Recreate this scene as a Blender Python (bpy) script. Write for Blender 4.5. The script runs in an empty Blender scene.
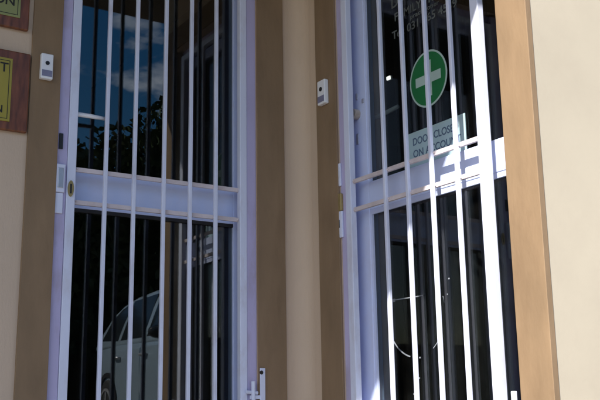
import bpy, bmesh, math, random
from mathutils import Vector, Matrix, noise
random.seed(7)
S = bpy.context.scene
COL = S.collection
CZ = 0.40                                   # camera height above the street
A, B = 3.5, 2.333                           # distance from the camera to the left and right wall lines

# ---------------------------------------------------------------- camera
cam = bpy.data.cameras.new('camera'); camo = bpy.data.objects.new('camera', cam); COL.objects.link(camo)
cam.sensor_width = 36; cam.lens = 36 * 907.187 / 600; cam.clip_start = 0.02; cam.clip_end = 500
pit, yaw, rol = 0.218906532, 0.986672925, -0.01600891
f = Vector((math.cos(yaw) * math.cos(pit), math.sin(yaw) * math.cos(pit), math.sin(pit)))
r = Vector((math.sin(yaw), -math.cos(yaw), 0)); u = r.cross(f)
r2 = math.cos(rol) * r + math.sin(rol) * u; u2 = -math.sin(rol) * r + math.cos(rol) * u
camo.matrix_world = Matrix(((r2.x, u2.x, -f.x, 0), (r2.y, u2.y, -f.y, 0), (r2.z, u2.z, -f.z, CZ), (0, 0, 0, 1)))
S.camera = camo

# ---------------------------------------------------------------- sky and sun
SUNV = Vector((1, 0.60, -1.056))            # direction the light travels
w = bpy.data.worlds.new('World'); S.world = w; w.use_nodes = True
nt = w.node_tree; N = nt.nodes; LK = nt.links
bg = N['Background']; bg.inputs[1].default_value = 0.09
sky = N.new('ShaderNodeTexSky'); sky.sky_type = 'NISHITA'; sky.sun_disc = False
sky.sun_elevation = math.atan2(1.056, math.hypot(1, 0.6)); sky.sun_rotation = math.atan2(-1, -0.6)
tc = N.new('ShaderNodeTexCoord'); sx = N.new('ShaderNodeSeparateXYZ'); LK.new(tc.outputs['Generated'], sx.inputs[0])
def wmath(op, a, b):
    n = N.new('ShaderNodeMath'); n.operation = op
    for i, v in enumerate((a, b)):
        if isinstance(v, (int, float)): n.inputs[i].default_value = v
        else: LK.new(v, n.inputs[i])
    return n.outputs[0]
zz = wmath('ADD', wmath('MAXIMUM', sx.outputs[2], 0.0), 0.12)
cx = N.new('ShaderNodeCombineXYZ')
LK.new(wmath('DIVIDE', sx.outputs[0], zz), cx.inputs[0]); LK.new(wmath('DIVIDE', sx.outputs[1], zz), cx.inputs[1])
cn = N.new('ShaderNodeTexNoise'); cn.noise_dimensions = '4D'; cn.inputs['W'].default_value = 11.9; cn.inputs['Scale'].default_value = 2.3; cn.inputs['Detail'].default_value = 7; cn.inputs['Roughness'].default_value = 0.55
LK.new(cx.outputs[0], cn.inputs['Vector'])
cr = N.new('ShaderNodeValToRGB'); cr.color_ramp.elements[0].position = 0.545; cr.color_ramp.elements[1].position = 0.66
cr.color_ramp.elements[1].color = (0.8, 0.8, 0.8, 1)
LK.new(cn.outputs[0], cr.inputs[0])
hs = N.new('ShaderNodeHueSaturation'); hs.inputs['Saturation'].default_value = 1.55; LK.new(sky.outputs[0], hs.inputs['Color'])
mixw = N.new('ShaderNodeMixRGB'); mixw.inputs[2].default_value = (16.0, 16.4, 17.5, 1)
LK.new(cr.outputs[0], mixw.inputs[0]); LK.new(hs.outputs[0], mixw.inputs[1]); LK.new(mixw.outputs[0], bg.inputs[0])

sd = bpy.data.lights.new('sun', 'SUN'); sd.energy = 4.9; sd.angle = math.radians(0.5); sd.color = (1, 0.95, 0.87)
so = bpy.data.objects.new('sun', sd); COL.objects.link(so); so.location = (-20, -12, 21)
so.rotation_euler = SUNV.to_track_quat('-Z', 'Y').to_euler()

S.render.engine = 'CYCLES'
S.view_settings.view_transform = 'Standard'; S.view_settings.look = 'None'
S.view_settings.gamma = 1; S.view_settings.use_curve_mapping = False
S.view_settings.exposure = 0.95

# ---------------------------------------------------------------- materials
def mat(name, col, rough=0.6, metal=0.0, var=0.12, scale=6.0, bump=0.0, bscale=60.0, dirt=None, dirt_amt=0.0, dscale=3.0, stretch=(1, 1, 1), spec=0.5):
    m = bpy.data.materials.new(name); m.use_nodes = True
    n = m.node_tree.nodes; l = m.node_tree.links; p = n['Principled BSDF']
    p.inputs['Roughness'].default_value = rough; p.inputs['Metallic'].default_value = metal
    p.inputs['Specular IOR Level'].default_value = spec
    t = n.new('ShaderNodeTexCoord'); mp = n.new('ShaderNodeMapping'); mp.inputs['Scale'].default_value = stretch
    l.new(t.outputs['Object'], mp.inputs[0])
    no = n.new('ShaderNodeTexNoise'); no.inputs['Scale'].default_value = scale; no.inputs['Detail'].default_value = 6
    l.new(mp.outputs[0], no.inputs['Vector'])
    rp = n.new('ShaderNodeValToRGB'); rp.color_ramp.elements[0].position = 0.3; rp.color_ramp.elements[1].position = 0.7
    rp.color_ramp.elements[0].color = (*[c * (1 - var) for c in col], 1); rp.color_ramp.elements[1].color = (*[min(1, c * (1 + var)) for c in col], 1)
    l.new(no.outputs[0], rp.inputs[0]); out = rp.outputs[0]
    if dirt:
        d = n.new('ShaderNodeTexNoise'); d.inputs['Scale'].default_value = dscale; d.inputs['Detail'].default_value = 9; d.inputs['Roughness'].default_value = 0.65
        l.new(mp.outputs[0], d.inputs['Vector'])
        dr = n.new('ShaderNodeValToRGB'); dr.color_ramp.elements[0].position = 0.52; dr.color_ramp.elements[1].position = 0.72
        dr.color_ramp.elements[1].color = (dirt_amt,) * 3 + (1,)
        l.new(d.outputs[0], dr.inputs[0])
        mx = n.new('ShaderNodeMixRGB'); mx.inputs[2].default_value = (*dirt, 1)
        l.new(dr.outputs[0], mx.inputs[0]); l.new(out, mx.inputs[1]); out = mx.outputs[0]
    l.new(out, p.inputs['Base Color'])
    if bump:
        bn = n.new('ShaderNodeTexNoise'); bn.inputs['Scale'].default_value = bscale; bn.inputs['Detail'].default_value = 5
        l.new(mp.outputs[0], bn.inputs['Vector'])
        bp = n.new('ShaderNodeBump'); bp.inputs['Strength'].default_value = bump; bp.inputs['Distance'].default_value = 0.01
        l.new(bn.outputs[0], bp.inputs['Height']); l.new(bp.outputs[0], p.inputs['Normal'])
        rr = n.new('ShaderNodeMapRange'); rr.inputs[3].default_value = max(0.05, rough - 0.1); rr.inputs[4].default_value = min(1, rough + 0.1)
        l.new(bn.outputs[0], rr.inputs[0]); l.new(rr.outputs[0], p.inputs['Roughness'])
    return m

def glass_mat(name, tint, f0, rough=0.0, wob=0.0):
    m = bpy.data.materials.new(name); m.use_nodes = True
    n = m.node_tree.nodes; l = m.node_tree.links; n.remove(n['Principled BSDF'])
    g = n.new('ShaderNodeNewGeometry'); dp = n.new('ShaderNodeVectorMath'); dp.operation = 'DOT_PRODUCT'
    l.new(g.outputs['Incoming'], dp.inputs[0]); l.new(g.outputs['Normal'], dp.inputs[1])
    def mt(op, a, b=0.0):
        k = n.new('ShaderNodeMath'); k.operation = op
        for i, v in enumerate((a, b)):
            if isinstance(v, (int, float)): k.inputs[i].default_value = v
            else: l.new(v, k.inputs[i])
        return k.outputs[0]
    c = mt('ABSOLUTE', dp.outputs['Value']); fr = mt('ADD', mt('MULTIPLY', mt('POWER', mt('SUBTRACT', 1.0, c), 5.0), 1 - f0), f0)
    tr = n.new('ShaderNodeBsdfTransparent'); tr.inputs[0].default_value = (*tint, 1)
    gl = n.new('ShaderNodeBsdfGlossy'); gl.inputs['Roughness'].default_value = rough; gl.inputs[0].default_value = (1, 1, 1, 1)
    if wob:
        t = n.new('ShaderNodeTexCoord'); no = n.new('ShaderNodeTexNoise'); no.inputs['Scale'].default_value = 1.6; no.inputs['Detail'].default_value = 1
        l.new(t.outputs['Object'], no.inputs['Vector'])
        bp = n.new('ShaderNodeBump'); bp.inputs['Strength'].default_value = wob; bp.inputs['Distance'].default_value = 0.01
        l.new(no.outputs[0], bp.inputs['Height']); l.new(bp.outputs[0], gl.inputs['Normal'])
    mx = n.new('ShaderNodeMixShader'); l.new(fr, mx.inputs[0]); l.new(tr.outputs[0], mx.inputs[1]); l.new(gl.outputs[0], mx.inputs[2])
    t2 = n.new('ShaderNodeTexCoord'); du = n.new('ShaderNodeTexNoise'); du.inputs['Scale'].default_value = 5; du.inputs['Detail'].default_value = 10; du.inputs['Roughness'].default_value = 0.7
    l.new(t2.outputs['Object'], du.inputs['Vector'])
    mr = n.new('ShaderNodeMapRange'); mr.inputs[1].default_value = 0.45; mr.inputs[2].default_value = 0.75; mr.inputs[3].default_value = 0.0006; mr.inputs[4].default_value = 0.006
    l.new(du.outputs[0], mr.inputs[0])
    df = n.new('ShaderNodeBsdfDiffuse'); df.inputs[0].default_value = (0.5, 0.47, 0.42, 1)
    m2 = n.new('ShaderNodeMixShader'); l.new(mr.outputs[0], m2.inputs[0]); l.new(mx.outputs[0], m2.inputs[1]); l.new(df.outputs[0], m2.inputs[2])
    l.new(m2.outputs[0], n['Material Output'].inputs[0])
    return m

CREAM = mat('cream_wall_paint', (0.50, 0.44, 0.345), 0.85, var=0.06, scale=1.6, bump=0.04, bscale=70, dirt=(0.40, 0.34, 0.27), dirt_amt=0.3, dscale=1.8, spec=0.25)
SOFFIT = mat('dark_canopy_board', (0.12, 0.085, 0.06), 0.8, var=0.15, scale=5)
SHADED_CREAM = mat('shaded_cream_paint', (0.61, 0.475, 0.36), 0.85, var=0.06, scale=2.5, bump=0.16, bscale=110, dirt=(0.44, 0.34, 0.255), dirt_amt=0.6, dscale=2.4, stretch=(1, 1, 0.4), spec=0.25)  # same cream plaster, with the recess's shadowed tone put into its colour
BROWN = mat('brown_band_paint', (0.255, 0.172, 0.102), 0.7, var=0.13, scale=9, bump=0.12, bscale=55, dirt=(0.17, 0.108, 0.062), dirt_amt=0.5, dscale=5, stretch=(1, 1, 0.35), spec=0.3)
GATE = mat('white_gate_paint', (0.69, 0.73, 0.90), 0.42, var=0.04, scale=9, bump=0.05, bscale=90, dirt=(0.46, 0.40, 0.42), dirt_amt=0.4, dscale=11, stretch=(1, 1, 0.45))
FRAME = mat('lilac_frame_paint', (0.50, 0.46, 0.69), 0.5, var=0.07, scale=7, bump=0.08, bscale=70, dirt=(0.36, 0.30, 0.36), dirt_amt=0.6, dscale=8, stretch=(1, 1, 0.4))
GRIME = mat('dusty_crossbar_paint', (0.62, 0.55, 0.57), 0.6, var=0.1, scale=14, bump=0.06, bscale=80, dirt=(0.38, 0.27, 0.22), dirt_amt=0.5, dscale=9)
ALU = mat('pale_door_aluminium', (0.58, 0.655, 0.91), 0.38, metal=0.0, var=0.06, scale=5, bump=0.02, bscale=60, dirt=(0.52, 0.50, 0.62), dirt_amt=0.4, dscale=5)
STEEL = mat('worn_steel', (0.55, 0.55, 0.58), 0.35, metal=0.7, var=0.15, scale=12, dirt=(0.3, 0.2, 0.15), dirt_amt=0.4, dscale=12)
BRASS = mat('brass', (0.42, 0.31, 0.13), 0.4, metal=0.6, var=0.2, scale=20)
BEIGE = mat('beige_worn_metal', (0.50, 0.43, 0.36), 0.4, metal=0.3, var=0.25, scale=30)
BLACK = mat('black_rubber', (0.015, 0.015, 0.017), 0.5, var=0.2)
GLASS = glass_mat('tinted_door_glass', (0.62, 0.66, 0.66), 0.06, wob=0.02)
WOOD = mat('varnished_wood', (0.17, 0.055, 0.022), 0.35, var=0.45, scale=9, stretch=(6, 6, 1), bump=0.05, bscale=40)
PLATE = mat('yellow_brass_plate', (0.40, 0.31, 0.045), 0.38, metal=0.25, var=0.1, scale=6)
PLATE2 = mat('olive_brass_plate', (0.31, 0.31, 0.11), 0.38, metal=0.25, var=0.1, scale=6)
INK = mat('black_engraving', (0.02, 0.018, 0.015), 0.6)
BELLW = mat('white_plastic', (0.82, 0.83, 0.87), 0.35, var=0.03)
BELLG = mat('grey_plastic_label', (0.22, 0.22, 0.33), 0.4, var=0.1, scale=30)
GREEN = mat('green_vinyl', (0.009, 0.165, 0.045), 0.45, var=0.06)
MINT = mat('pale_vinyl', (0.44, 0.58, 0.54), 0.5, var=0.05)
LETTER = mat('faded_white_lettering', (0.11, 0.125, 0.12), 0.6, var=0.3, scale=18)
SIGN = mat('pale_blue_card', (0.38, 0.53, 0.59), 0.5, var=0.06, scale=5)
SIGNINK = mat('dark_blue_ink', (0.08, 0.13, 0.22), 0.6)
RESIDUE = mat('glue_residue', (0.20, 0.22, 0.25), 0.6, var=0.3, scale=30)
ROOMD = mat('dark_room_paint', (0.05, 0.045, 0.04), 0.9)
CURT = mat('dark_curtain_cloth', (0.008, 0.006, 0.006), 0.9, var=0.3, scale=8, stretch=(4, 4, 0.2))
CONC = mat('concrete', (0.15, 0.142, 0.13), 0.9, var=0.15, scale=4, bump=0.2, bscale=30)
ASPH = mat('asphalt', (0.05, 0.05, 0.052), 0.9, var=0.25, scale=8, bump=0.3, bscale=120)
SOIL = mat('dry_ground', (0.16, 0.13, 0.09), 0.95, var=0.25, scale=1.5)
ROADPAINT = mat('road_paint', (0.7, 0.7, 0.68), 0.8, var=0.1)
SILVER = mat('silver_car_paint', (0.36, 0.46, 0.54), 0.2, metal=0.25, var=0.03)
CARGLASS = mat('dark_car_glass', (0.02, 0.025, 0.03), 0.06, var=0.0)
RUBBER = mat('tyre_rubber', (0.02, 0.02, 0.02), 0.8)
RIM = mat('alloy_rim', (0.6, 0.6, 0.62), 0.3, metal=0.6)
REDL = mat('red_lens', (0.35, 0.01, 0.01), 0.15)
CLEARL = mat('clear_lens', (0.7, 0.72, 0.75), 0.1)
BARK = mat('tree_bark', (0.09, 0.065, 0.045), 0.9, var=0.3, scale=10, bump=0.4, bscale=20)
LEAF = mat('dark_tree_leaf', (0.035, 0.06, 0.018), 0.6, var=0.4, scale=1.2)
LEAF2 = mat('olive_tree_leaf', (0.05, 0.065, 0.02), 0.6, var=0.4, scale=1.2)
BRICK = mat('garden_wall_brick', (0.10, 0.06, 0.045), 0.9, var=0.3, scale=12)

# ---------------------------------------------------------------- helpers
ORG = {}
def L(uu, d, z): return Vector((uu, A + d, z + CZ))          # along the left wall, depth into it, height above the camera
def R(uu, d, z): return Vector((B + d, uu, z + CZ))
def W(x, y, z): return Vector((x, y, z))
def hexa(bm, P):
    v = [bm.verts.new(p) for p in P]
    for q in ((0, 1, 2, 3), (4, 7, 6, 5), (0, 4, 5, 1), (1, 5, 6, 2), (2, 6, 7, 3), (3, 7, 4, 0)):
        bm.faces.new([v[i] for i in q])
def box(bm, M, a0, a1, d0, d1, z0, z1):
    hexa(bm, [M(a0, d0, z0), M(a1, d0, z0), M(a1, d1, z0), M(a0, d1, z0), M(a0, d0, z1), M(a1, d0, z1), M(a1, d1, z1), M(a0, d1, z1)])
def tube(bm, pts, rad, n=10, caps=True):
    rings = []
    for i, p in enumerate(pts):
        p = Vector(p); a = Vector(pts[max(i - 1, 0)]); b = Vector(pts[min(i + 1, len(pts) - 1)])
        t = (b - a).normalized(); s = t.orthogonal().normalized() if i == 0 else (s - t * s.dot(t)).normalized()
        q = t.cross(s); rr = rad[i] if isinstance(rad, (list, tuple)) else rad
        rings.append([bm.verts.new(p + (s * math.cos(k * 2 * math.pi / n) + q * math.sin(k * 2 * math.pi / n)) * rr) for k in range(n)])
    for x, y in zip(rings, rings[1:]):
        for k in range(n): bm.faces.new((x[k], x[(k + 1) % n], y[(k + 1) % n], y[k]))
    if caps: bm.faces.new(rings[0][::-1]); bm.faces.new(rings[-1])
def prism(bm, P, off):
    a = [bm.verts.new(p) for p in P]; b = [bm.verts.new(Vector(p) + off) for p in P]
    bm.faces.new(a); bm.faces.new(b[::-1])
    for i in range(len(a)): j = (i + 1) % len(a); bm.faces.new((a[i], b[i], b[j], a[j]))
def ring(bm, M, uc, zc, r0, r1, d0, d1, a0=0.0, a1=2 * math.pi, n=48, ez=1.0):
    full = abs(a1 - a0 - 2 * math.pi) < 1e-6; rows = []
    for k in range(n + (0 if full else 1)):
        t = a0 + (a1 - a0) * k / n; c, s = math.cos(t), math.sin(t)
        rows.append([bm.verts.new(M(uc + c * rr, dd, zc + s * rr * ez)) for rr, dd in ((r0, d0), (r1, d0), (r1, d1), (r0, d1))])
    m = len(rows)
    for k in range(m if full else m - 1):
        x, y = rows[k], rows[(k + 1) % m]
        for i in range(4): j = (i + 1) % 4; bm.faces.new((x[i], x[j], y[j], y[i]))
    if not full: bm.faces.new(rows[0]); bm.faces.new(rows[-1][::-1])
def disc(bm, M, uc, zc, rr, d0, d1, n=48, ez=1.0):
    P = [M(uc + math.cos(2 * math.pi * k / n) * rr, d0, zc + math.sin(2 * math.pi * k / n) * rr * ez) for k in range(n)]
    prism(bm, P, M(0, d1, 0) - M(0, d0, 0))
def thing(name, label, cat, loc=(0, 0, 0), rotz=0, group=None):
    o = bpy.data.objects.new(name, None); COL.objects.link(o); o.empty_display_size = 0.1
    o.location = loc; o.rotation_euler = (0, 0, rotz); o['label'] = label; o['category'] = cat
    if group: o['group'] = group
    ORG[o] = Vector(loc); return o
def obj(name, bm, m, parent=None, bev=0.0, local=False, smooth=False, label=None):
    bmesh.ops.recalc_face_normals(bm, faces=bm.faces[:])
    me = bpy.data.meshes.new(name)
    og = ORG.get(parent, Vector((0, 0, 0))) if parent and not local else Vector((0, 0, 0))
    if og.length: bmesh.ops.translate(bm, verts=bm.verts[:], vec=-og)
    bm.to_mesh(me); bm.free()
    if smooth:
        for p in me.polygons: p.use_smooth = True
    o = bpy.data.objects.new(name, me); COL.objects.link(o); me.materials.append(m)
    if parent: o.parent = parent; ORG[o] = ORG.get(parent, Vector((0, 0, 0)))
    if bev:
        b = o.modifiers.new('bevel', 'BEVEL'); b.width = bev; b.segments = 2; b.limit_method = 'ANGLE'
    if label: o['label'] = label
    return o
def one(name, M, dims, m, parent=None, bev=0.0, label=None):
    bm = bmesh.new()
    for d in (dims if isinstance(dims[0], (tuple, list)) else [dims]): box(bm, M, *d)
    return obj(name, bm, m, parent, bev, label=label)
def struct(name, bm, m):
    o = obj(name, bm, m); o['kind'] = 'structure'; return o
def text(body, M, u0, zc, height, d, m, parent, name, sx_=1.0, flip=False, align='LEFT'):
    c = bpy.data.curves.new('t', 'FONT'); c.body = body; c.extrude = 0.0004; c.align_x = align; c.size = 1; c.offset = 0.014
    t = bpy.data.objects.new('t', c); COL.objects.link(t)
    dg = bpy.context.evaluated_depsgraph_get(); me = bpy.data.meshes.new_from_object(t.evaluated_get(dg))
    bpy.data.objects.remove(t)
    k = height / 0.70; sg = -1 if flip else 1
    og = ORG.get(parent, Vector((0, 0, 0)))
    for v in me.vertices:
        v.co = M(u0 + sg * v.co.x * k * sx_, d - v.co.z, zc + (v.co.y - 0.35) * k) - og
    if flip == (M is R): pass
    bm = bmesh.new(); bm.from_mesh(me); bpy.data.meshes.remove(me)
    return obj(name, bm, m, parent, local=True)

# ---------------------------------------------------------------- ground, road, pavement
bm = bmesh.new(); box(bm, W, -150, 150, -150, 150, -0.3, 0.0); struct('ground', bm, SOIL)
bm = bmesh.new(); box(bm, W, -60, 60, -17, -7.0, -0.1, 0.004); struct('road', bm, ASPH)
bm = bmesh.new(); box(bm, W, -60, 60, -7.0, 5.0, -0.1, 0.05); struct('pavement', bm, CONC)
bm = bmesh.new()
for k in range(-10, 10): box(bm, W, k * 6, k * 6 + 2.5, -12.06, -11.94, 0.0, 0.008)
struct('road_marking', bm, ROADPAINT)

# ---------------------------------------------------------------- the building round the two doorways
TOP = 2.647
bld = thing('building', 'cream plastered building with brown painted door surrounds round a corner entrance', 'building', (B, A, 0))
F0 = -CZ
gl0, gl1 = 1.134, 2.0755; gr0, gr1 = 2.19, 3.2035; HT = 2.20
one('wall', L, [(-4.5, gl0, 0.0, 0.25, F0, TOP), (gl1, B, 0.0, 0.25, F0, TOP), (gl0, gl1, 0.0, 0.25, HT, TOP)], SHADED_CREAM, bld)
one('wall', R, [(gr1, A - 0.001, 0.0, 0.25, F0, TOP), (gr0, gr1, 0.0, 0.25, HT, TOP)], SHADED_CREAM, bld)
one('wall', W, (B, 9.0, 2.049, gr0 - 0.001, 0, TOP + CZ), CREAM, bld)
bm = bmesh.new(); q = 0.075; prev = None
for k in range(13):
    t = math.pi / 2 * k / 12; px_, py_ = B - q + q * math.sin(t), A - q + q * math.cos(t)
    c = [bm.verts.new((px_ - 0.0003, py_ - 0.0003, 0.06)), bm.verts.new((px_ - 0.0003, py_ - 0.0003, TOP + CZ)), bm.verts.new((B + 0.01, A + 0.01, TOP + CZ)), bm.verts.new((B + 0.01, A + 0.01, 0.06))]
    if prev: bm.faces.new((prev[0], prev[1], c[1], c[0]))
    prev = c
bmesh.ops.delete(bm, geom=[v for v in bm.verts if not v.link_faces], context='VERTS')
obj('corner_cove', bm, SHADED_CREAM, bld, smooth=True)  # rounding added to soften the break in light where the walls meet
def surround(M, a0, a1, b0, b1, ext=0.0):
    bm = bmesh.new()
    for e0, e1, w0, w1 in ((a0, a1, 1, 0), (b0, b1, 0, 1)):      # hand-cut plaster edges waver by a millimetre or two
        rows = []; n = 70
        for k in range(n + 1):
            z = F0 + (HT + 0.14 - F0) * k / n; jit = lambda sd: 0.0016 * (noise.noise((z * 3.1, sd, 0.3)) + 0.6 * noise.noise((z * 11, sd, 4.0)))
            p0 = e0 + jit(e0 * 9) * (1.0 if w0 else 0.4); p1 = e1 + jit(e1 * 9 + 3) * (1.0 if w1 else 0.4)
            rows.append([bm.verts.new(M(p0, -0.012, z)), bm.verts.new(M(p1, -0.012, z)), bm.verts.new(M(p1, -0.0004, z)), bm.verts.new(M(p0, -0.0004, z))])
        for x, y in zip(rows, rows[1:]):
            for i in range(4): j = (i + 1) % 4; bm.faces.new((x[i], x[j], y[j], y[i]))
        bm.faces.new(rows[0]); bm.faces.new(rows[-1][::-1])
    box(bm, M, a1, b0, -0.012, -0.0004, HT, HT + 0.14)
    return obj('door_surround', bm, BROWN, bld, bev=0.002)
surround(L, 1.0115, gl0 + 0.001, gl1 - 0.001, 2.222)
one('door_surround', W, (B - 0.0115, B + 0.014, 2.0455, 2.0486, 0, HT + 0.14 + CZ), BROWN, bld, bev=0.001)
surround(R, 2.0465, gr0 + 0.001, gr1 - 0.001, 3.36)
one('canopy', W, (-4.6, 9.0, A - 1.892, A + 0.3, TOP + CZ, TOP + CZ + 0.22), SOFFIT, bld, bev=0.01)
one('roof', W, (-4.6, 9.0, A + 0.301, A + 4.0, TOP + CZ, TOP + CZ + 0.22), CREAM, bld)
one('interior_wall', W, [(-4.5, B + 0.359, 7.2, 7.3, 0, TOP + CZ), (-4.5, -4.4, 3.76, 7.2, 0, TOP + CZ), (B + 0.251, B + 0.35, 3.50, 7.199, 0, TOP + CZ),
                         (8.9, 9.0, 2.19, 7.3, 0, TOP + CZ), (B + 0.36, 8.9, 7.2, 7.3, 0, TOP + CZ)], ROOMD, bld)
one('step', W, (-1.2, B - 0.001, 2.2, A - 0.001, 0.051, 0.09), CONC, bld, bev=0.01)
one('floor', W, [(-4.4, B + 0.249, A + 0.252, 7.2, 0.02, 0.09), (B + 0.37, 8.9, 2.20, 7.2, 0.02, 0.09)], CONC, bld)
one('threshold', L, (gl0, gl1, 0.0, 0.25, F0 + 0.02, -0.31), CONC, bld)
one('threshold', R, (gr0, gr1, 0.0, 0.25, F0 + 0.02, -0.31), CONC, bld)

# ---------------------------------------------------------------- glazed doors
GT, GB = 2.13, -0.27
def lever(M, a_spindle, a_tip, z, d, parent, dz=0.0):
    s = 1 if a_tip > a_spindle else -1
    h = one('handle', M, (min(a_spindle - 0.016, a_spindle + 0.016), a_spindle + 0.016, d - 0.010, d, z - 0.10, z + 0.06), BELLW, parent, bev=0.004)
    bm = bmesh.new()
    tube(bm, [M(a_spindle, d - 0.008, z), M(a_spindle, d - 0.04, z), M(a_spindle + s * 0.012, d - 0.048, z), M((a_spindle + a_tip) / 2, d - 0.05, z + dz * .5), M(a_tip, d - 0.047, z + dz)],
         [0.010, 0.010, 0.010, 0.0095, 0.008], 12)
    obj('lever', bm, BELLW, h, smooth=True)
# left door
ld = thing('glass_door', 'tinted glass door reflecting sky and a silver car, behind the left gate', 'door', (gl1, A + 0.09, 0.09))
one('door_frame', L, [(gl0, gl0 + 0.04, 0.045, 0.14, GB, HT), (gl1 - 0.025, gl1, 0.045, 0.14, GB, HT), (gl0 + 0.04, gl1 - 0.025, 0.045, 0.14, GT + 0.01, HT)], FRAME, ld, bev=0.002)
TL = 0.0078                                   # the door stands very slightly ajar
def LD(uu, d, z):                             # door leaf, turned about its right edge
    x = uu - 2.05; dd = d - 0.09
    return L(2.05 + x * math.cos(TL) + dd * math.sin(TL), 0.09 - x * math.sin(TL) + dd * math.cos(TL), z)
one('stile', LD, (1.178, 1.243, 0.075, 0.125, GB, GT), ALU, ld, bev=0.002)
one('stile', LD, (1.996, 2.048, 0.075, 0.125, GB, GT), ALU, ld, bev=0.002)
one('rail', LD, (1.243, 1.996, 0.076, 0.124, 0.80, 0.958), ALU, ld, bev=0.002)
one('rail', LD, (1.243, 1.996, 0.076, 0.124, GT - 0.06, GT), ALU, ld, bev=0.002)
one('rail', LD, (1.243, 1.996, 0.076, 0.124, GB, GB + 0.12), ALU, ld, bev=0.002)
def panes(M, a0, a1, par, z_lo, z_hi):
    one('glass_pane', M, (a0, a1, 0.090, 0.096, 0.955, GT - 0.06), GLASS, par)
    one('glass_pane', M, (a0, a1, 0.090, 0.096, GB + 0.12, 0.803), GLASS, par)
    bd = []
    for z0, z1 in ((0.785, 0.80), (0.958, 0.972)): bd.append((a0, a1, 0.078, 0.089, z0, z1))
    one('glazing_bead', M, bd, BLACK if M is LD else ALU, par)
panes(LD, 1.243, 1.996, ld, 0, 0)
lever(L, 1.215, 1.343, 1.187, 0.075, ld)
# right door
rd = thing('glass_door', 'tinted glass door with green cross sticker and white lettering, behind the right gate', 'door', (B + 0.09, gr0, 0.09))
one('door_frame', R, [(gr0, gr0 + 0.02, 0.06, 0.14, GB, HT), (3.192, gr1 + 0.045, 0.05, 0.14, GB, HT), (gr0 + 0.02, 3.192, 0.05, 0.14, GT + 0.01, HT)], FRAME, rd, bev=0.002)
one('stile', R, (3.092, 3.19, 0.075, 0.125, GB, GT), ALU, rd, bev=0.003)
one('rail', R, (2.212, 3.092, 0.076, 0.124, 0.82, 0.945), ALU, rd, bev=0.002)
one('rail', R, (2.212, 3.092, 0.076, 0.124, GT - 0.06, GT), ALU, rd, bev=0.002)
one('rail', R, (2.212, 3.092, 0.076, 0.124, GB, GB + 0.12), ALU, rd, bev=0.002)
one('glass_pane', R, (2.212, 3.092, 0.090, 0.096, 0.942, GT - 0.06), GLASS, rd)
one('glass_pane', R, (2.212, 3.092, 0.090, 0.096, GB + 0.12, 0.823), GLASS, rd)
one('glazing_bead', R, [(2.212, 3.092, 0.079, 0.089, 0.798, 0.820), (3.078, 3.092, 0.079, 0.089, GB + 0.12, 0.798), (3.078, 3.092, 0.079, 0.089, 0.946, GT - 0.06)], ALU, rd)
hd = one('handle', R, (3.145, 3.188, 0.1251, 0.135, 1.17, 1.34), BELLW, rd, bev=0.003)
bm = bmesh.new(); tube(bm, [R(3.165, 0.134, 1.278), R(3.165, 0.168, 1.278), R(3.15, 0.176, 1.278), R(3.07, 0.178, 1.280), R(2.985, 0.174, 1.284)], [0.010, 0.010, 0.010, 0.0105, 0.009], 12); obj('lever', bm, BELLW, hd, smooth=True)
one('keyhole_plate', R, (3.150, 3.166, 0.070, 0.075, 1.135, 1.185), STEEL, rd, bev=0.002)
bm = bmesh.new(); disc(bm, R, 3.155, 1.275, 0.024, 0.045, 0.075, 24); disc(bm, R, 3.155, 1.275, 0.012, 0.040, 0.0449, 20); obj('lock_cylinder', bm, BEIGE, rd, bev=0.002)
bm = bmesh.new(); box(bm, R, 3.102, 3.114, 0.068, 0.075, 1.318, 1.337); obj('latch_stop', bm, STEEL, rd, bev=0.001)
bm = bmesh.new(); box(bm, R, 3.148, 3.157, 0.068, 0.075, 1.345, 1.375); obj('latch_stop', bm, STEEL, rd, bev=0.001)
# green cross sticker on the glass
UC, ZC = 2.683, 1.304
bm = bmesh.new(); disc(bm, R, UC, ZC, 0.110, 0.0886, 0.0898, 64, 1.06); st = obj('cross_sticker', bm, GREEN, rd)
bm = bmesh.new(); ring(bm, R, UC, ZC, 0.108, 0.1155, 0.0882, 0.0898, n=64, ez=1.06); obj('border', bm, MINT, st)
bm = bmesh.new(); q = 0.0205; h = 0.078
P = [(q, q), (q, h), (-q, h), (-q, q), (-h, q), (-h, -q), (-q, -q), (-q, -h), (q, -h), (q, -q), (h, -q), (h, q)]
prism(bm, [R(UC + a, 0.0880, ZC + b) for a, b in P], Vector((0.0005, 0, 0))); obj('cross', bm, MINT, st)
# lettering on the glass (reads from larger to smaller distance along the wall)
for body, u0, z, hgt, sxx in (('Dr', 2.905, 1.725, 0.05, 1.0), ('FAMILY PRACTICE', 2.885, 1.652, 0.037, 1.05), ('practitioner', 2.78, 1.614, 0.020, 1.35), ('Tel: 031 765 4539', 2.905, 1.572, 0.036, 1.10)):
    text(body, R, u0, z, hgt, 0.0892, LETTER, rd, 'lettering', sxx, True)
# pale ring of glue left by an old round sticker
bm = bmesh.new()
for a0, a1, wd in ((3.72, 4.12, 0.0015), (4.95, 5.72, 0.0026), (6.05, 6.45, 0.0022), (2.85, 3.0, 0.001)):
    ring(bm, R, 2.83, 0.345, 0.178 - wd, 0.178 + wd, 0.0886, 0.0898, a0, a1, 24)
box(bm, R, 2.78, 2.975, 0.0886, 0.0898, 0.408, 0.4125); box(bm, R, 2.955, 2.975, 0.0884, 0.0898, 0.402, 0.416)
for a, z in ((2.835, 0.157), (2.812, 0.165), (2.822, 0.085), (2.857, 0.023), (2.835, 0.075), (2.62, 0.46), (2.635, 0.40)):
    box(bm, R, a - 0.004, a + 0.004, 0.0886, 0.0898, z - 0.003, z + 0.003)
obj('glue_residue', bm, RESIDUE, rd, label='broken pale ring of old sticker glue')
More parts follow.
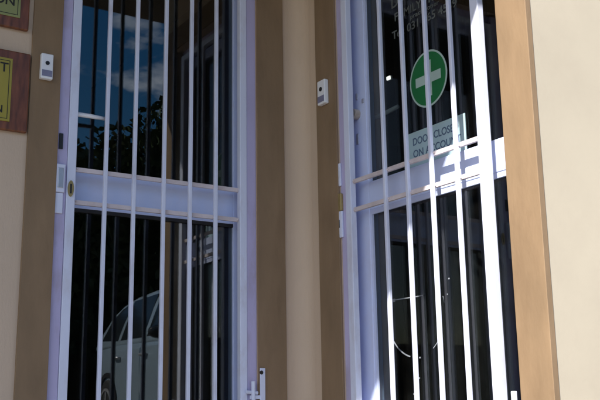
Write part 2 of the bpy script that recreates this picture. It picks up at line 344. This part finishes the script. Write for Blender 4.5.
# curtain inside the right door
bm = bmesh.new(); prev = None
for k in range(190):
    uu = 2.20 + k * 0.0068; ph = k * 0.55
    x = 0.30 + 0.03 * math.sin(ph) + 0.012 * math.sin(ph * 0.37 + 1)
    if 2.84 < uu < 2.98: x += 0.0
    c = [bm.verts.new(R(uu, x + t, z)) for t, z in ((0, GB), (0, 2.25), (0.004, 2.25), (0.004, GB))]
    if prev:
        for i in range(4): j = (i + 1) % 4; bm.faces.new((prev[i], prev[j], c[j], c[i]))
    prev = c
t = thing('curtain', 'dark brown pleated curtain hanging inside the right glass door', 'curtain', (B + 0.3, 2.75, 0.35))
obj('cloth', bm, CURT, t); bm = bmesh.new(); tube(bm, [R(2.195, 0.31, 2.27), R(3.44, 0.31, 2.27)], 0.012); obj('rail', bm, STEEL, t)
# paper notice in the door
t = thing('notice_sign', 'pale blue notice reading DOOR CLOSED ON ACCOUNT on the right glass door', 'sign', (B + 0.085, 2.65, 0.945 + CZ))
one('card', R, (2.480, 2.827, 0.0862, 0.0896, 0.9475, 1.0966), SIGN, t)
one('border', R, [(2.484, 2.823, 0.0856, 0.0862, 1.0905, 1.093), (2.484, 2.4865, 0.0856, 0.0862, 0.95, 1.0905), (2.8205, 2.823, 0.0856, 0.0862, 0.95, 1.0905)], MINT, t)
text('DOOR CLOSED', R, 2.795, 1.055, 0.031, 0.0859, SIGNINK, t, 'lettering', 0.90, True)
text('ON ACCOUNT', R, 2.795, 1.003, 0.031, 0.0859, SIGNINK, t, 'lettering', 0.95, True)
# small bright rectangle, made to glow, behind the glass above the door handle
lm = bpy.data.materials.new('glow_white'); lm.use_nodes = True; p = lm.node_tree.nodes['Principled BSDF']; p.inputs['Emission Color'].default_value = (1, 0.95, 0.85, 1); p.inputs['Emission Strength'].default_value = 1.6
t = thing('glow_mark', 'small bright rectangle glowing inside the right glass door above the handle', 'lamp', (B + 0.24, 3.19, 1.40 + CZ))
kk = (B + 0.24) / (B + 0.09)
one('backing', R, (2.926 * kk, 2.951 * kk, 0.24, 0.25, 1.377 * kk, 1.396 * kk), BELLW, t, bev=0.002)
one('glow_face', R, (2.9275 * kk, 2.9495 * kk, 0.234, 0.2395, 1.379 * kk, 1.394 * kk), lm, t)

# ---------------------------------------------------------------- security gates
def gate(M, label, fr, st0, st1, bars, zc, lockside, hinge):
    g = thing('security_gate', label, 'gate', M((st0[0] + st1[1]) / 2, 0.015, -0.29), 0, 'security gates over the doors')
    if fr: one('gate_frame', M, [(a0, a1, 0.004, 0.044, -0.29, HT - 0.02) for a0, a1 in fr], FRAME, g, bev=0.002)
    one('stile', M, (*st0, 0.0, 0.030, GB, GT), GATE, g, bev=0.003)
    one('stile', M, (*st1, 0.0, 0.030, GB, GT), GATE, g, bev=0.003)
    one('rail', M, (st0[1], st1[0], 0.0, 0.030, GB, GB + 0.036), GATE, g, bev=0.003)
    one('rail', M, (st0[1], st1[0], 0.0, 0.030, GT - 0.036, GT), GATE, g, bev=0.003)
    for z in zc:
        bm = bmesh.new(); box(bm, M, st0[1], st1[0], 0.0145, 0.0265, z - 0.009, z + 0.009)
        for a in list(bars) + [st0[1], st1[0]]:                      # weld beads
            for sg in (-1, 1):
                q = bmesh.ops.create_icosphere(bm, subdivisions=1, radius=1)['verts']
                c = M(a + sg * 0.008, 0.0125, z + random.uniform(-0.004, 0.004)); k = random.uniform(0.0045, 0.007)
                for v in q: v.co = c + v.co * k
        obj('crossbar', bm, GRIME, g)
    for a in bars: one('bar', M, (a - 0.008, a + 0.008, -0.002, 0.014, GB + 0.036, GT - 0.036), GATE, g, bev=0.0025)
    return g
gL = gate(L, 'white barred gate on the left, brass keyhole on its left stile, nearest the wooden plaques', [(gl0 + 0.001, 1.1805), (2.026, gl1 - 0.001)], (1.182, 1.219), (1.989, 2.0245),
          (1.347, 1.4745, 1.612, 1.7385, 1.8655), (0.947, 0.809), 0, 0)
gR = gate(R, 'white barred gate on the right, half in sunlight, in front of the green cross', [(3.166, 3.2025)], (2.290, 2.333), (3.124, 3.164),
          (2.452, 2.5955, 2.7425, 2.887), (0.948, 0.820), 0, 0)
# left gate lock
lk = one('lock', L, (1.130, 1.171, -0.010, 0.003, 0.838, 0.955), GATE, gL, bev=0.003)
one('strike_plate', L, (1.134, 1.168, -0.004, 0.003, 0.752, 0.8365), GATE, gL, bev=0.003)
one('latch_slot', L, (1.143, 1.158, -0.004, 0.003, 1.02, 1.085), BLACK, lk)
one('cover_plate', L, (1.141, 1.163, -0.014, -0.0101, 0.855, 0.938), STEEL, lk, bev=0.002)
bm = bmesh.new(); disc(bm, L, 1.1985, 0.859, 0.0125, -0.005, -0.0001, 20, 2.7); es = obj('escutcheon', bm, BRASS, lk)
one('keyhole', L, (1.195, 1.202, -0.0062, -0.0051, 0.838, 0.878), BLACK, es)
# right gate lock
lk = one('lock', R, (3.184, 3.220, -0.009, 0.003, 0.706, 0.825), GATE, gR, bev=0.003)
one('strike_plate', R, (3.190, 3.222, -0.007, 0.003, 0.94, 1.045), GATE, gR, bev=0.003)
one('latch', R, (3.184, 3.208, -0.012, 0.003, 0.8255, 0.905), BRASS, lk, bev=0.004)
one('keyhole', R, (3.199, 3.207, -0.0105, -0.0091, 0.75, 0.785), BLACK, lk)
# hinges
hg = one('hinge', L, (2.078, 2.104, -0.020, -0.0125, -0.14, 0.148), GATE, gL, bev=0.003)
bm = bmesh.new(); disc(bm, L, 2.083, 0.128, 0.009, -0.0215, -0.0201, 16); obj('bolt', bm, BLACK, hg)
bm = bmesh.new(); tube(bm, [L(2.045, -0.014, -0.06), L(2.045, -0.014, 0.09)], 0.009, 12); tube(bm, [L(2.012, -0.010, 0.045), L(2.068, -0.010, 0.04)], 0.008); box(bm, L, 2.030, 2.078, -0.016, -0.008, 0.015, 0.030); obj('pin', bm, GATE, hg)
hg = one('hinge', R, (2.226, 2.244, -0.004, 0.010, -0.20, 0.024), GATE, gR, bev=0.003)
one('pin', R, (2.2441, 2.289, 0.004, 0.016, -0.14, -0.05), STEEL, hg, bev=0.002)

# ---------------------------------------------------------------- doorbells
def bell(M, label, u0, u1, z0, z1, flip):
    t = thing('doorbell', label, 'doorbell', M((u0 + u1) / 2, -0.012, z0), 0, 'doorbells beside the doors')
    h = z1 - z0; wd = u1 - u0; uc = (u0 + u1) / 2
    one('body', M, (u0, u1, -0.036, -0.0125, z0, z1), BELLW, t, bev=0.004)
    bm = bmesh.new(); disc(bm, M, uc, z0 + h * 0.62, wd * 0.17, -0.039, -0.0362, 20); obj('button', bm, BLACK, t)
    one('label_strip', M, (u0 + 0.004, u1 - 0.004, -0.038, -0.0362, z0 + 0.010, z0 + h * 0.34), BELLG, t, bev=0.001)
bell(L, 'white doorbell on the brown strip between the wooden plaques and the left gate', 1.044, 1.094, 1.295, 1.403, 0)
bell(R, 'white doorbell on the brown strip left of the right gate', 3.255, 3.315, 1.345, 1.462, 1)

# ---------------------------------------------------------------- plaques
def plaque(label, x0, x1, z0, z1, in_, pm, lines):
    t = thing('plaque', label, 'plaque', L((x0 + x1) / 2, 0, z0), 0, 'wooden name plaques on the wall')
    one('frame', L, (x0, x1, -0.022, -0.001, z0, z1), WOOD, t, bev=0.005)
    i0, i1, j0, j1 = x0 + in_[0], x1 - in_[1], z0 + in_[2], z1 - in_[3]
    one('plate', L, (i0, i1, -0.0255, -0.0222, j0, j1), pm, t, bev=0.001)
    e = 0.010; g = 0.0025
    one('plate_border', L, [(i0 + e, i1 - e, -0.0262, -0.0256, j0 + e, j0 + e + g), (i0 + e, i1 - e, -0.0262, -0.0256, j1 - e - g, j1 - e), (i0 + e, i0 + e + g, -0.0262, -0.0256, j0 + e + g, j1 - e - g), (i1 - e - g, i1 - e, -0.0262, -0.0256, j0 + e + g, j1 - e - g)], INK, t)
    for body, xr, z, h in lines: text(body, L, xr, z, h, -0.0259, INK, t, 'lettering', 1.0, False, 'RIGHT')
plaque('wooden plaque with greenish plate ending in EON, at the very top of the left wall', 0.50, 0.990, 1.490, 1.80, (0.04, 0.038, 0.045, 0.04), PLATE2, (('EON', 0.930, 1.602, 0.038),))
plaque('wooden plaque with bright yellow plate ending in OT, lower of the two', 0.50, 1.005, 1.060, 1.392, (0.045, 0.072, 0.034, 0.036), PLATE, (('OT', 0.917, 1.316, 0.038), ('N', 0.905, 1.142, 0.030)))

# ---------------------------------------------------------------- silver car parked behind the camera (seen in the glass)
def car(loc, rotz):
    c = thing('parked_car', 'silver hatchback parked at the kerb, mirrored in the left glass door', 'car', loc, rotz)
    prof = [(-2.08, 0.45, 0.72, 0.70), (-2.02, 0.28, 0.98, 0.80), (-1.75, 0.24, 1.04, 0.86), (-1.0, 0.22, 1.03, 0.88), (0.2, 0.22, 1.00, 0.88), (0.95, 0.22, 0.98, 0.87), (1.45, 0.23, 0.92, 0.85), (1.85, 0.26, 0.84, 0.79), (2.08, 0.34, 0.70, 0.66)]
    bm = bmesh.new(); prev = None
    for x, zb, zt, hw in prof:
        sec = [(hw * 0.9, zb), (hw, zb + (zt - zb) * 0.35), (hw * 0.99, zb + (zt - zb) * 0.75), (hw * 0.94, zt), (hw * 0.55, zt + 0.04), (0, zt + 0.05)]
        sec = sec + [(-y, z) for y, z in sec[-2::-1]]
        vs = [bm.verts.new((x, y, z)) for y, z in sec]
        if prev:
            for i in range(len(vs) - 1): bm.faces.new((prev[i], prev[i + 1], vs[i + 1], vs[i]))
            bm.faces.new((prev[-1], prev[0], vs[0], vs[-1]))
        else: bm.faces.new(vs)
        prev = vs
    bm.faces.new(prev[::-1]); obj('body', bm, SILVER, c, bev=0.02, local=True, smooth=True)
    # greenhouse
    P = [(-2.04, 1.00), (-1.93, 1.20), (-1.70, 1.42), (-1.40, 1.55), (-1.0, 1.62), (-0.4, 1.64), (0.0, 1.61), (0.32, 1.53), (1.16, 0.98)]
    def gy(z): return 0.84 - (z - 1.0) * 0.30 - max(0, z - 1.45) * 0.25
    bm = bmesh.new(); a = [bm.verts.new((x, gy(z), z)) for x, z in P]; b = [bm.verts.new((x, -gy(z), z)) for x, z in P]
    bm.faces.new(a); bm.faces.new(b[::-1])
    for i in range(len(a)): j = (i + 1) % len(a); bm.faces.new((a[i], a[j], b[j], b[i]))
    obj('roof', bm, SILVER, c, bev=0.05, local=True, smooth=True)
    for s in (1, -1):
        for pts in ([(-1.78, 1.12), (-1.60, 1.36), (-1.36, 1.48), (-1.12, 1.54), (-1.12, 1.08)], [(-1.02, 1.08), (-1.02, 1.56), (-0.22, 1.57), (-0.22, 1.07)], [(-0.10, 1.07), (-0.10, 1.57), (0.20, 1.52), (0.86, 1.08)]):
            bm = bmesh.new(); prism(bm, [(x, s * (gy(z) + 0.004), z) for x, z in pts], Vector((0, -s * 0.02, 0))); obj('side_window', bm, CARGLASS, c, local=True)
        for x0, x1 in ((-1.05, -0.18), (-0.15, 0.90)):
            bm = bmesh.new(); prism(bm, [(x0, s * 0.872, 0.36), (x1, s * 0.872, 0.36), (x1, s * 0.884, 0.80), (x1 - 0.02, s * 0.868, 0.95), (x0, s * 0.872, 0.96), (x0, s * 0.886, 0.80)], Vector((0, -s * 0.03, 0)))
            d = obj('door', bm, SILVER, c, bev=0.006, local=True)
            bm = bmesh.new(); tube(bm, [(x0 + 0.06, s * 0.885, 0.86), (x0 + 0.08, s * 0.915, 0.865), (x0 + 0.22, s * 0.915, 0.865), (x0 + 0.24, s * 0.885, 0.86)], 0.016, 8); obj('handle', bm, RIM, d, local=True, smooth=True)
        bm = bmesh.new(); bmesh.ops.create_icosphere(bm, subdivisions=2, radius=1)
        bmesh.ops.scale(bm, verts=bm.verts[:], vec=(0.09, 0.12, 0.075)); bmesh.ops.translate(bm, verts=bm.verts[:], vec=(0.72, s * 0.99, 1.06)); obj('wing_mirror', bm, CARGLASS, c, local=True, smooth=True)
        for x in (-1.30, 1.32):
            bm = bmesh.new(); tube(bm, [(x, s * 0.66, 0.31), (x, s * 0.68, 0.31), (x, s * 0.875, 0.31), (x, s * 0.89, 0.31)], [0.29, 0.315, 0.315, 0.29], 28); wh = obj('wheel', bm, RUBBER, c, local=True)
            bm = bmesh.new(); tube(bm, [(x, s * 0.87, 0.31), (x, s * 0.899, 0.31)], 0.07, 20)
            for k in range(5):
                t = k * 2 * math.pi / 5 + 0.3; cc, ss = math.cos(t), math.sin(t)
                prism(bm, [(x + cc * 0.05 - ss * 0.03, s * 0.892, 0.31 + ss * 0.05 + cc * 0.03), (x + cc * 0.05 + ss * 0.03, s * 0.892, 0.31 + ss * 0.05 - cc * 0.03), (x + cc * 0.2 + ss * 0.02, s * 0.892, 0.31 + ss * 0.2 - cc * 0.02), (x + cc * 0.2 - ss * 0.02, s * 0.892, 0.31 + ss * 0.2 + cc * 0.02)], Vector((0, s * 0.006, 0)))
            Mw = lambda a, d, z: Vector((a, s * d, z))
            ring(bm, Mw, x, 0.31, 0.185, 0.215, 0.89, 0.9, n=28); obj('rim', bm, RIM, wh, local=True)
            bm = bmesh.new(); ring(bm, Mw, x, 0.33, 0.33, 0.38, 0.80, 0.888, -0.25, math.pi + 0.25, 24); obj('wheel_arch', bm, BLACK, c, local=True)
        bm = bmesh.new(); prism(bm, [(-2.10, s * 0.50, 0.72), (-2.10, s * 0.70, 0.72), (-2.03, s * 0.78, 0.98), (-2.04, s * 0.58, 0.98)], Vector((0.05, 0, 0))); obj('tail_light', bm, REDL, c, local=True)
        bm = bmesh.new(); prism(bm, [(2.02, s * 0.40, 0.62), (2.02, s * 0.68, 0.62), (1.80, s * 0.79, 0.80), (1.95, s * 0.45, 0.77)], Vector((0.06, 0, 0.01))); obj('headlight', bm, CLEARL, c, local=True)
    bm = bmesh.new(); prism(bm, [(0.36, 0.62, 1.545), (0.36, -0.62, 1.545), (1.06, -0.76, 1.075), (1.06, 0.76, 1.075)], Vector((0.012, 0, 0.018))); obj('windscreen', bm, CARGLASS, c, local=True)
    bm = bmesh.new(); prism(bm, [(-1.74, 0.58, 1.40), (-1.74, -0.58, 1.40), (-1.94, -0.68, 1.20), (-1.94, 0.68, 1.20)], Vector((-0.015, 0, 0.01))); obj('rear_window', bm, CARGLASS, c, local=True)
    bm = bmesh.new(); box(bm, W, -2.15, -2.05, -0.72, 0.72, 0.34, 0.58); obj('bumper', bm, SILVER, c, bev=0.03, local=True)
    bm = bmesh.new(); box(bm, W, 2.04, 2.14, -0.68, 0.68, 0.30, 0.52); obj('bumper', bm, SILVER, c, bev=0.03, local=True)
    return c
car((5.2, -2.75, 0.05), math.radians(93)).scale = (1.06, 1.06, 1.06)

# ---------------------------------------------------------------- trees and garden wall across the street (seen only in the glass)
def crown_mesh(seed, n, rx, rz, zc, m):
    rnd = random.Random(seed); bm = bmesh.new()
    lobes = []
    for k in range(16):
        a = rnd.uniform(0, 2 * math.pi); q = rnd.uniform(0.1, 0.75); z = rnd.uniform(-0.7, 0.8)
        lobes.append(Vector((math.cos(a) * q * rx * math.sqrt(1 - min(0.9, z * z)), math.sin(a) * q * rx * math.sqrt(1 - min(0.9, z * z)), zc + z * rz)))
    for k in range(n):
        lb = rnd.choice(lobes); d = Vector((rnd.gauss(0, 1), rnd.gauss(0, 1), rnd.gauss(0, 1))).normalized() * (rx * 0.42) * rnd.random() ** 0.4
        p = lb + d; s = rnd.uniform(0.06, 0.13)
        x = Vector((rnd.gauss(0, 1), rnd.gauss(0, 1), rnd.gauss(0, 1))).normalized(); y = x.orthogonal().normalized()
        bm.faces.new([bm.verts.new(p + v) for v in (-x * s, y * s * 0.55, x * s, -y * s * 0.55)])
    me = bpy.data.meshes.new('crown'); bm.to_mesh(me); bm.free(); me.materials.append(m); return me, lobes
def tree_proto(seed, n, rx, rz, zc, m, label, loc):
    t = thing('tree', label, 'tree', loc, 0, 'trees across the street')
    me, lobes = crown_mesh(seed, n, rx, rz, zc, m)
    o = bpy.data.objects.new('crown', me); COL.objects.link(o); o.parent = t
    bm = bmesh.new(); tube(bm, [(0, 0, -0.1), (0.05, 0, zc * 0.35), (-0.05, 0.08, zc * 0.7), (0, 0, zc)], [0.24, 0.18, 0.14, 0.08], 10)
    for lb in lobes[:7]: tube(bm, [(0, 0.03, zc * 0.55), lb * 0.5 + Vector((0, 0, zc * 0.35)), lb], [0.09, 0.06, 0.02], 6)
    obj('trunk', bm, BARK, t, local=True, smooth=True); return t
def dup(t, loc, rz, sc, label, group='trees across the street'):
    q = t.copy(); q['group'] = group; COL.objects.link(q); q.location = loc; q.rotation_euler = (0, 0, rz); q.scale = (sc,) * 3; q['label'] = label
    for ch in list(t.children):
        c = ch.copy(); COL.objects.link(c); c.parent = q
    return q
ta = tree_proto(1, 17000, 2.6, 2.3, 4.4, LEAF, 'tall dark street tree mirrored at the middle of the left glass', (7.6, -21, 0))
tb = tree_proto(2, 17000, 2.9, 1.9, 3.4, LEAF2, 'broad low olive tree across the street beside the tall dark one', (5.2, -21, 0))
for x, y, rz, sc, s, lab in ((13.2, -21, 1.0, 1.5, ta, 'dark tree across the street behind the parked silver car'), (10.4, -23, 2.0, 1.72, tb, 'olive tree across the street between two dark trees'),
                             (1.5, -22, 2.6, 1.2, tb, 'low olive tree at the left end of the row across the street'), (17.5, -20, 0.4, 1.45, tb, 'olive tree at the right end of the row across the street'),
                             (-3.0, -21, 3.3, 1.0, ta, 'dark tree across the street left of the low olive trees')):
    dup(s, (x, y, 0), rz, sc, lab)
for k in range(9):
    dup(tb if k % 2 else ta, (0.8 + k * 2.3, -24.2 + 0.5 * math.sin(k * 2.0), 0), k * 1.3, 1.18 + 0.12 * math.sin(k * 1.7) - (0.0 if k % 2 else 0.2), 'one of the trees standing close together against the brick garden wall', 'trees against the garden wall')
gw = thing('garden_wall', 'dark brick garden wall behind the trees across the street', 'wall', (6, -27, 0))
bm = bmesh.new(); box(bm, W, -40, 50, -27.2, -27.0, 0, 3.0); obj('wall', bm, BRICK, gw)
bm = bmesh.new(); box(bm, W, -40, 50, -27.27, -26.93, 3.0, 3.08); obj('coping', bm, CONC, gw)
